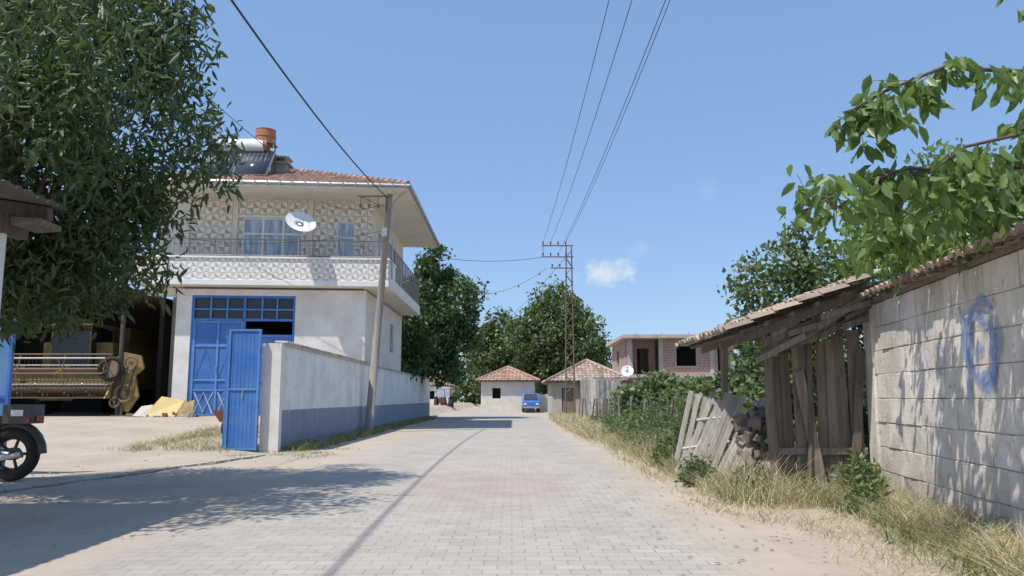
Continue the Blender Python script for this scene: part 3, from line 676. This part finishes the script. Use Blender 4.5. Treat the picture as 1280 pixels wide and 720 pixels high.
for i in range(6):
    xx=3.15+i*.36; mb.tube([(xx,10.98,rr(xx)-.03),(xx+random.uniform(-.04,.04),14,rr(xx)-.03)],.035,wood,6)
for i in range(22):
    a=random.uniform(3.4,4.7); T=Matrix.Translation((a,11.1+.012*i,rr(a)-.2-random.uniform(0,.3)))@Matrix.Rotation(-.38+random.uniform(-.15,.15),4,'Y')
    mb.box(0,random.uniform(.3,.8),0,.03,-.05,.03,wood,T=T,j=.012)
mb.add([(rx0,10.98,rr(rx0)+.02),(5.22,10.98,rr(5.22)+.02),(5.22,14.2,rr(5.22)+.02),(rx0,14.2,rr(rx0)+.02)],[(0,1,2,3)],wood)
mb.done('rafters',e); mb=MB()
mb.tiles((rx0-.08,10.85,rz0+.03),(0,1,0),(1,0,RS),3.4,lambda u:(0,2.45),tileold,.2,.36,.06,jit=.025)
mb.done('old_tiles',e)
m_stone=M('rubble_stone',(.24,.20,.165),(.14,.115,.095),.95,3,20,.8,ra=.35)
mb=MB()
for i in range(330):
    y=random.uniform(11.75,14.8); z=random.uniform(0,1)*max(.15,1.4-(y-11.5)*.38); s=random.uniform(.05,.12)
    x=3.66+random.uniform(-.1,.1)-.08*(1.3-z)
    T=Matrix.Translation((x,y,z))@Matrix.Rotation(random.random()*6,4,(random.random(),random.random(),1)); mb.box(-s,s,-s*.7,s*.7,-s*.55,s*.55,m_stone,T=T,j=s*.22)
mb.done('rubble_stone_wall',bev=.01)
# collapsed picket fence: pale slats fanned out, tops resting against the rubble wall
mb=MB()
def slat(a,b_,w=.075,th=.02):
    a=Vector(a);b_=Vector(b_);d=(b_-a).normalized();s=d.cross(Vector((0,1,0))).normalized()*w/2
    mb.plate([a-s,b_-s,b_+s,a+s],th,woodl)
for i in range(15):
    t=i/14; x=2.62+t*.72+random.uniform(-.02,.02); y=13.0-t*.9
    slat((x,y,.12+random.uniform(-.06,.06)),(x+.62+random.uniform(-.08,.1),y+.25,1.18+random.uniform(-.12,.2)+.15*t))
for i in range(7):
    slat((2.7+i*.12,13.4,.3),(3.0+i*.12,13.5,1.3+random.uniform(-.1,.15)))
mb.tube([(2.75,13.1,.5),(3.85,12.4,.72)],.028,woodl,6); mb.tube([(3.0,13.15,.95),(4.0,12.4,1.1)],.028,woodl,6)
mb.done('leaning_plank_fence')
mb=MB()
for i in range(14):
    y=18+i*2.2; mb.tube([(3.9+random.uniform(-.1,.1),y,0),(3.95+random.uniform(-.15,.15),y,1.3)],.04,wood,6)
for z in(.5,1.1): mb.tube([(3.93,18,z),(3.9,32,z-.05),(3.95,46.6,z)],.01,darkm,4)
mb.done('wire_fence')
def hiphouse(name,x0,x1,y0,y1,zw,rise,ov,wm,tm,holes,w=.28):
    e=empty(name); mb=MB(); mb.wall('y',y0,.2,x0,x1,0,zw,holes,wm)
    mb.box(x0,x0+.2,y0+.2,y1,0,zw,wm,r=.5); mb.box(x1-.2,x1,y0+.2,y1,0,zw,wm,r=.5); mb.box(x0,x1,y1,y1+.2,0,zw,wm,r=.5)
    mb.box(x0+.3,x1-.3,y0+.8,y0+.9,0,zw-.05,dkint)
    mb.done('walls',e); mb=MB()
    X0,X1,Y0,Y1=x0-ov,x1+ov,y0-ov,y1+ov; W=min(X1-X0,Y1-Y0)/2; p=rise/W; s=math.sqrt(1+p*p)
    if X1-X0>Y1-Y0: A=Vector((X0+W,(Y0+Y1)/2,zw+rise));B=Vector((X1-W,(Y0+Y1)/2,zw+rise))
    else: A=Vector(((X0+X1)/2,Y0+W,zw+rise));B=Vector(((X0+X1)/2,Y1-W,zw+rise))
    c=[Vector((X0,Y0,zw)),Vector((X1,Y0,zw)),Vector((X1,Y1,zw)),Vector((X0,Y1,zw))]
    ff=lambda L:(lambda u:(0,min(u,L-u,W)*s))
    mb.tiles(c[0],(1,0,0),(0,1,p),X1-X0,ff(X1-X0),tm,w,.4,.07); mb.tiles(c[1],(0,1,0),(-1,0,p),Y1-Y0,ff(Y1-Y0),tm,w,.4,.07)
    mb.tiles(c[0],(0,1,0),(1,0,p),Y1-Y0,ff(Y1-Y0),tm,w,.4,.07); mb.tiles(c[3],(1,0,0),(0,-1,p),X1-X0,ff(X1-X0),tm,w,.4,.07)
    mb.box(X0+.05,X1-.05,Y0+.05,Y1-.05,zw-.1,zw-.01,wood)
    C=[(c[0],A),(c[1],A if Y1-Y0>X1-X0 else B),(c[2],B),(c[3],B if Y1-Y0>X1-X0 else A),(A,B)]
    for a,b_ in C: mb.tube([a+Vector((0,0,.06)),b_+Vector((0,0,.08))],.11,tm,6)
    mb.done('tile_roof',e); return e
e=hiphouse('small_stone_house',2.75,7.9,55,62,2.45,1.5,.4,concl,tileold,[(3.4,4.3,0,2.0)])
mb=MB()
for i in range(16): mb.box(4.6+i*.17,4.76+i*.17,54.1,54.14,0,2.6+.1*math.sin(i*2),woodl)
mb.done('plank_screen',e)
mb=MB(); mb.box(3.45,4.25,55.05,55.1,0,1.95,wood); mb.done('door',e)
dish('satellite_dish',(7.8,54.4,3.1),(-.1,-.8,.5),.45,whitem,(7.8,55,2.5))
hiphouse('cream_village_house',-3.0,2.2,78,84,3.0,1.4,.5,cream,tile,[(-1.9,-1.1,1.3,2.3)],w=.35)
hiphouse('white_village_house',-14.5,-9.5,120,128,3.2,1.6,.4,white,tile,[(-12.5,-11.5,1.2,2.4)],w=.4)
mb=MB(); mb.box(2.4,9,80,80.2,0,1.7,cream); mb.done('distant_yard_wall')
# ------------------------------------------------------------ unfinished brick building
e=empty('unfinished_brick_building',(1.3,0,0)); mb=MB(); Yf=60
x0,x1=7.4,17.4
mb.box(x0-.5,x1+.4,Yf-.8,Yf+10,5.75,6.0,concl); mb.box(x0-.3,x1+.2,Yf-.9,Yf+10,2.8,3.05,concl)
for x in(x0,9.7,13.5,15.0,x1-.3):
    for y in(Yf,Yf+4.5,Yf+9.2): mb.box(x,x+.32,y,y+.32,0,5.75,concl)
mb.box(13.2,x1+.6,Yf-1.0,Yf-.8,5.6,5.95,concl)
for x in (8,10,12,16.5): mb.tube([(x,Yf+.2,6),(x,Yf+.2,6.3)],.015,rust,4)
mb.done('concrete_frame',e); mb=MB()
mb.wall('y',Yf+.06,.2,10.02,13.5,3.05,5.75,[(11.0,12.5,3.7,5.2)],brick)
mb.wall('y',Yf+1.6,.2,x0,9.7,3.05,5.75,[(8.3,9.2,3.05,5.1)],brick)
mb.wall('y',Yf+.06,.2,13.82,15.0,3.05,5.75,[(14.1,14.9,3.05,5.3)],brick)
mb.wall('y',Yf+2.5,.2,15.3,x1,3.05,5.75,[(15.6,16.6,3.9,5.1)],brick)
mb.wall('x',x0+.05,.2,Yf+.32,Yf+9.2,3.05,5.75,[(Yf+5.5,Yf+7,3.9,5.2)],brick)
mb.wall('y',Yf+.06,.2,x0+.3,x1,0,2.8,[(9,10.2,.9,2.2),(14,16,0,2.4)],brick)
mb.box(x0,x1,Yf+9.5,Yf+9.7,0,5.75,brick)
mb.done('brick_infill',e); mb=MB()
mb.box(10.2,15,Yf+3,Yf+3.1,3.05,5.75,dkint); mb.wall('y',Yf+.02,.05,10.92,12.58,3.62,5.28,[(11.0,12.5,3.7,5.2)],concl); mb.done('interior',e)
# ------------------------------------------------------------ vehicles
e=empty('blue_pickup_truck',(1.75,76,.02)); mb=MB()
prof=[(-2.2,.45),(2.2,.45),(2.2,1.0),(1.4,1.1),(.85,1.75),(-.5,1.75),(-.55,1.1),(-2.2,1.1)]
mb.plate([(.78,p[0]*-1,p[1]) for p in prof],1.56,blue); mb.done('body',e,bev=.06); mb=MB()
mb.plate([(-.66,-1.41,1.14),(.66,-1.41,1.14),(.6,-.9,1.68),(-.6,-.9,1.68)],.04,solar)
for s in(-1,1):
    mb.box(s*.785-.005,s*.785+.005,-.75,.4,1.15,1.65,solar); mb.box(s*.55-.12,s*.55+.12,-2.22,-2.19,.7,.85,whitem)
mb.box(-.78,.78,-2.28,-2.2,.4,.55,steel); mb.done('glass_and_lights',e); mb=MB()
for sx in(-.7,.7):
    for y in(-1.35,1.4): mb.torus((sx,y,.34),(1,0,0),.23,.11,blackp,18,8); mb.tube([(sx-.08,y,.34),(sx+.08,y,.34)],.17,steel,12)
mb.done('wheels',e,True)
e=empty('farm_tractor',(-7.3,86,.02)); mb=MB()
for sx in(-.8,.8):
    mb.torus((sx,.6,.75),(1,0,0),.53,.22,blackp,22,8); mb.tube([(sx-.12,.6,.75),(sx+.12,.6,.75)],.38,redm,14)
    mb.torus((sx*.8,-1.4,.42),(1,0,0),.3,.12,blackp,18,8); mb.tube([(sx*.8-.08,-1.4,.42),(sx*.8+.08,-1.4,.42)],.2,whitem,12)
mb.done('wheels',e,True); mb=MB()
mb.box(-.33,.33,-1.9,-.1,.75,1.4,redm); mb.box(-.3,.3,-.1,1,.6,1.1,darkm); mb.box(-.28,.28,-1.93,-1.9,.8,1.35,darkm)
for sx in(-1,1): mb.box(sx*.8-.2,sx*.8+.2,.0,1.2,1.5,1.56,redm)
mb.box(-.75,.75,-.1,1.2,2.35,2.45,whitem)
for sx in(-.7,.7):
    for y in(-.05,1.15): mb.tube([(sx,y,1.3),(sx,y,2.35)],.035,darkm,5)
mb.box(-.66,.66,-.06,-.04,1.4,2.3,glass); mb.tube([(.2,-1,1.4),(.2,-1,2.2)],.04,darkm,6); mb.box(-.25,.25,.5,.9,1.1,1.6,blackp)
mb.done('body_and_cab',e,bev=.02)
# ------------------------------------------------------------ trees
tree('peach_tree',(-8.0,11.2,0),(-7.1,11.0,5.35),(2.75,2.5,3.2),320,85,.55,.17,.26,lf_peach,bark,.2,droop=.7,shell=.35,fine=True,minz=2.0,
  extra=(((-5.75,11.2,3.7),(.75,1.0,1.2),32),((-6.7,11.0,2.9),(1.3,1.1,.7),36),((-8.3,11.2,3.2),(1.3,1.2,1.1),36),((-6.3,10.9,6.9),(1.6,1.5,1.2),40),((-5.4,8.3,5.0),(1.1,1.5,1.1),42)))  # last clump added to give the canopy's ground shadow a ragged edge
tree('mulberry_tree',(-6.9,51,0),(-5.1,52,6.3),(2.9,2.7,4.3),230,70,.7,.3,.6,lf_dark,bark,.2,shell=.4)
tree('mulberry_tree',(-6.9,47.5,0),(-6.6,47.5,4.6),(1.9,2.0,2.2),90,60,.6,.3,.6,lf_dark,bark,.15,shell=.4)
tree('walnut_tree',(4.5,88,0),(5.0,88,7.6),(5.4,4.5,5.6),300,75,1.0,.42,.6,lf_mid,bark,.3,shell=.4)
tree('walnut_tree',(-1.2,92,0),(-1.4,94,6.2),(4.4,4,4.4),200,75,.9,.42,.6,lf_mid,bark,.25,shell=.4)
tree('mulberry_tree',(7.2,17.5,0),(6.7,17.6,3.0),(1.9,2,1.9),150,75,.42,.15,.55,lf_mid,bark,.12,shell=.3)
tree('apricot_tree',(8.6,14.5,0),(8.4,14.5,4.1),(1.9,1.9,1.7),150,80,.42,.15,.55,lf_cherry,bark,.13,shell=.3)
tree('fig_tree',(6.4,32,0),(6.1,32,1.3),(1.6,1.6,1.05),90,60,.35,.22,.7,lf_weed,bark,.08,shell=.3,minz=.1)
tree('plum_tree',(7.8,24,0),(7.8,24,1.5),(1.7,1.6,1.3),90,60,.4,.2,.6,lf_mid,bark,.1,shell=.3,minz=.1)
e=empty('distant_trees'); Ps=[];Rs=[]
for i in range(46):
    x=-75+i*3.9+random.uniform(-1.5,1.5); y=random.uniform(125,150)
    if -16<x<-8: y=150
    h=random.uniform(3.2,5.5); _,P,R=crown((x,y,h*.75),(random.uniform(3,5),3,h*.8),34,26,1.2,.3); Ps.append(P);Rs.append(R)
leaves('foliage',np.concatenate(Ps),.9,.7,lf_mid,np.concatenate(Rs),e,.2,fine=False)
# cherry tree overhanging from behind the right wall
e=empty('cherry_tree'); mb=MB()
S=(6.6,8.6,3.1)
mb.tube([(6.9,8.9,-.1),(6.8,8.8,1.5),S],[.16,.13,.09],bark,10)
BR=[([S,(6.0,7.9,4.1),(5.2,7.3,4.35),(4.5,6.9,4.25),(3.8,6.7,4.15),(3.2,6.6,3.95),(2.8,6.5,3.65)],150,.16),
    ([S,(5.8,7.8,3.6),(5.0,7.4,3.55),(4.2,6.9,3.3),(3.4,6.6,3.2),(2.8,6.5,3.05),(2.4,6.5,2.8)],180,.2),
    ([S,(5.9,8.3,3.5),(5.2,8.3,3.4),(4.5,8.2,3.25),(4.0,8.2,3.05),(3.6,8.3,2.85)],180,.22),
    ([S,(6.0,7.6,3.7),(5.3,7.2,3.75),(4.5,6.7,3.6),(3.9,6.6,3.4),(3.5,6.5,3.15)],150,.22),
    ([S,(5.9,8.8,3.5),(5.3,9.1,3.45),(4.7,9.2,3.25),(4.2,9.3,2.95)],150,.22),
    ([S,(5.8,7.5,3.5),(5.2,7.2,3.4),(4.6,7.0,3.2),(4.2,6.9,3.0)],120,.22),
    ([S,(6.2,8.0,3.6),(5.5,7.9,3.6),(4.6,7.7,3.45),(4.0,7.6,3.2),(3.7,7.5,2.95)],130,.22),
    ([S,(5.9,7,4.9),(5.3,6.5,5.15),(4.8,6.3,5.0),(4.3,6.2,4.7)],50,.15)]
CP=[];CR=[]
for bq,cnt,spd in BR:
    pts=[Vector(p)+Vector((random.uniform(-.05,.05),0,random.uniform(-.05,.05))) for p in bq]; n=len(pts)
    mb.tube(pts,[.028*(1-i/n)+.005 for i in range(n)],bark,6)
    for j in range(cnt//6):
        t=.22+.78*(random.random()**.75); f=t*(n-1); i=min(n-2,int(f)); p=pts[i].lerp(pts[i+1],f-i)
        tw=p+Vector((random.gauss(-.05,spd),random.gauss(0,spd),random.gauss(-.12,spd*.7)))
        mb.tube([p,tw],[.005,.0025],bark,3); sh=random.random()
        for q in range(random.randint(8,15)):
            c__=p.lerp(tw,random.uniform(.3,1.15)); CP.append((c__.x+random.gauss(0,.06),c__.y+random.gauss(0,.06),c__.z+random.gauss(0,.045))); CR.append(min(1,sh*.5+random.random()*.5))
mb.done('branches',e,True)
CP=np.array(CP); leaves('foliage',CP,.175,.44,lf_cherry,np.array(CR),e,1.1,.3,True)
# ------------------------------------------------------------ grass and weeds
def blades(name,P,h,w,mat,lean=.35,parent=None):
    n=len(P); hh=h*rng.uniform(.35,1.3,n)[:,None]
    d=np.stack([rng.normal(0,lean,n),rng.normal(0,lean,n),np.ones(n)],1)
    a=rng.uniform(0,6.28,n); s=np.stack([np.cos(a),np.sin(a),0*a],1)*w
    mid=P+d*hh*.5; ed=d.copy(); ed[:,:2]*=1.8; ed[:,2]*=.92; tip=P+ed*hh
    V=np.stack([P-s,P+s,mid+s*.8,mid-s*.8,tip+s*.25,tip-s*.25],1).reshape(-1,3); i=np.arange(n)[:,None]*6
    F=np.concatenate([i+np.array([0,1,2,3]),i+np.array([3,2,4,5])],1).reshape(-1,4)
    return quadmesh(name,V,F,mat,np.repeat(rng.uniform(0,1,n),2),parent)
def patch(n,x0,x1,y0,y1,cl=1,ypow=1,wall=False,per=14):
    m_=max(1,n//per); cx_=rng.uniform(x0,x1,m_); cy_=y0+(y1-y0)*rng.uniform(0,1,m_)**ypow; i=rng.integers(0,m_,n)
    x=cx_[i]+rng.normal(0,.07*cl,n); y=cy_[i]+rng.normal(0,.1*cl,n)
    if wall: x=np.minimum(WX-(11.5-y)*.1388-x,WX-(11.5-y)*.1388-.02)
    z=np.array([gh(a,b_) for a,b_ in zip(x,y)])
    return np.stack([x,y,z],1)
e=empty('dry_grass')
blades('verge_straw',patch(6500,2.65,4.1,9.8,32,1.1,1.2),.28,.005,straw,.45,e)
blades('verge_straw_far',patch(5500,2.4,4.2,26,54,2,1.1),.4,.014,straw,.4,e)
blades('tall_straw',patch(2300,2.9,3.7,10.4,20,1.1,1.1),.55,.004,straw,.32,e)
blades('verge_edge',patch(4500,2.15,3.1,8.5,40,1.3,1.3),.10,.005,straw,.6,e)
blades('wall_base_straw',patch(5000,.02,.8,4.0,11.0,1.0,1,True),.22,.004,straw,.65,e)
blades('wall_foot_straw',patch(3200,.3,1.7,4.5,11.0,1.5,1,True),.09,.004,straw,.7,e)
blades('left_wall_straw',patch(2500,-5.7,-5.1,20.5,55,1.1,1.2),.16,.009,straw,.5,e)
blades('yard_straw',patch(1800,-9.6,-7.0,19.5,25.5,2),.13,.007,straw,.6,e)
e=empty('green_grass')
blades('verge_green',patch(6500,2.7,4.2,9.8,50,1.3,1.3),.3,.007,greeng,.45,e)
blades('wall_base_green',patch(1900,.05,1.1,5.5,11.0,1.2,1,True),.24,.005,greeng,.5,e)
blades('left_wall_green',patch(4000,-5.7,-5.0,20.3,55,1.2,1.2),.2,.009,greeng,.5,e)
blades('yard_green',patch(2200,-9.3,-6.9,19.3,24.5,2.2),.1,.007,greeng,.7,e)
blades('yard_green_near',patch(500,-6.5,-4.2,17.5,21,2),.07,.006,greeng,.7,e)
e=empty('roadside_weeds'); Ps=[];Rs=[]
for i in range(42):
    y=random.uniform(15.5,38); x=random.uniform(3.0,4.7)+ (y-14)*.02; h=random.uniform(.3,.75)
    _,P,R=crown((x,y,h*.7),(h*.7,h*.7,h*.7),15,22,.2,.1,minz=.02); Ps.append(P);Rs.append(R)
for (x,y,h) in ((4.2,19,1.1),(3.6,16.8,.8),(3.9,21,.9),(4.7,22,1.3),(4.5,26,1.3),(4.5,18,.8),(2.95,15.2,.5),(3.2,11.0,.22),(4.75,11.2,.4),(4.5,10.4,.2),(4.0,9.3,.16),(2.75,12.2,.22)):
    _,P,R=crown((x,y,h*.6),(h*.6,h*.6,h*.65),36,30,.2,.1,minz=.02); Ps.append(P);Rs.append(R)
leaves('foliage',np.concatenate(Ps),.10,.4,lf_weed,np.concatenate(Rs),e,0,fine=False)
e=empty('hedge_bushes'); Ps=[];Rs=[]
for i in range(30):
    y=random.uniform(38,58); x=random.uniform(6,20) if y<53 else random.uniform(9.5,20); h=random.uniform(.8,1.5)
    _,P,R=crown((x,y,h*.7),(1.2,1.2,h*.8),26,24,.4,.2,minz=.02); Ps.append(P);Rs.append(R)
for i in range(18):
    y=random.uniform(16,30); x=random.uniform(5.6,10); h=random.uniform(.7,1.2)
    _,P,R=crown((x,y,h*.7),(.9,.9,h*.8),24,26,.35,.2,minz=.02); Ps.append(P);Rs.append(R)
leaves('foliage',np.concatenate(Ps),.24,.6,lf_mid,np.concatenate(Rs),e,.1,fine=False)
# fallen leaves and small stones
nl_=420; fx=np.concatenate([rng.uniform(-8,-3,nl_//2),rng.uniform(1.2,4.5,nl_//2)]); fy=np.concatenate([rng.uniform(7,15,nl_//2),rng.uniform(6,14,nl_//2)])
an=rng.uniform(0,6.28,nl_); sz=rng.uniform(.02,.04,nl_); c0=np.stack([fx,fy,np.full(nl_,.034)],1); dd=np.stack([np.cos(an),np.sin(an),0*an],1)*sz[:,None]; ss=np.stack([-np.sin(an),np.cos(an),0*an+.3],1)*sz[:,None]*.4
V=np.stack([c0-dd,c0+ss,c0+dd,c0-ss*[1,1,-1]],1).reshape(-1,3); F=np.arange(nl_)[:,None]*4+np.array([0,1,2,3])
quadmesh('fallen_leaves',V,F,leafmat('dry_leaves',(.16,.11,.06),(.34,.26,.14),.1,.8),rng.uniform(0,1,nl_))
mb=MB()
for i in range(260):
    if random.random()<.6: x,y=random.uniform(2.3,4.6),random.uniform(7,22)
    else: x,y=random.uniform(-10,-3.6),random.uniform(7,26)
    s=random.uniform(.006,.018); mb.box(x-s,x+s,y-s,y+s,gh(x,y)+.0,gh(x,y)+s*1.2+.005,concl,j=s*.4)
mb.done('pebbles')
# ------------------------------------------------------------ world, sun, camera
sd=Vector((.66,.55,-1.6)).normalized()
elev=math.asin(-sd.z); az=math.atan2(-sd.x,-sd.y)
w=bpy.data.worlds.new('World'); scene.world=w; w.use_nodes=True; nt=w.node_tree; bg=nt.nodes['Background']
sky=N(nt,'ShaderNodeTexSky',sky_type='NISHITA'); sky.sun_disc=False; sky.sun_elevation=elev; sky.sun_rotation=az
sky.air_density=1.0; sky.dust_density=1.6; sky.ozone_density=2.0; sky.altitude=900
tc=N(nt,'ShaderNodeTexCoord')
def cloud(d,s,sz,amp,prev):
    d=Vector(d).normalized(); sub=N(nt,'ShaderNodeVectorMath',operation='SUBTRACT'); nt.links.new(tc.outputs['Generated'],sub.inputs[0]); sub.inputs[1].default_value=d
    sc=N(nt,'ShaderNodeVectorMath',operation='MULTIPLY'); nt.links.new(sub.outputs[0],sc.inputs[0]); sc.inputs[1].default_value=(1/s,1/s,1/sz)
    ln=N(nt,'ShaderNodeVectorMath',operation='LENGTH'); nt.links.new(sc.outputs[0],ln.inputs[0])
    nz=noise(nt,tc.outputs['Generated'],38,6,.6)
    f=mth(nt,'ADD',ln.outputs['Value'],mrange(nt,nz,.3,.7,-.75,.75)); f=mrange(nt,f,.0,1.3,amp,0)
    return mix(nt,f,prev,(6.0,6.1,6.4))
hazed=mix(nt,.42,sky.outputs[0],(2.3,4.1,7.3))
col=cloud((.112,1,.157),.034,.013,.8,hazed); col=cloud((.25,1,.265),.012,.010,.08,col); col=cloud((.165,1,.19),.012,.009,.13,col)
nt.links.new(col,bg.inputs[0]); bg.inputs[1].default_value=.142
sl_=bpy.data.lights.new('sun','SUN'); sl_.energy=4.9; sl_.angle=math.radians(.6); sl_.color=(1,.935,.85)
so=link(bpy.data.objects.new('sun',sl_)); so.rotation_euler=sd.to_track_quat('-Z','Y').to_euler(); so.location=(-5,-5,30)
cd=bpy.data.cameras.new('camera'); cd.lens=28.125; cd.sensor_width=36; cd.clip_end=5000; cd.clip_start=.05
co=link(bpy.data.objects.new('camera',cd)); co.location=(0,0,H); co.rotation_euler=(math.radians(90+7.86),0,0); scene.camera=co
scene.view_settings.view_transform='Standard'; scene.view_settings.look='None'; scene.view_settings.exposure=0
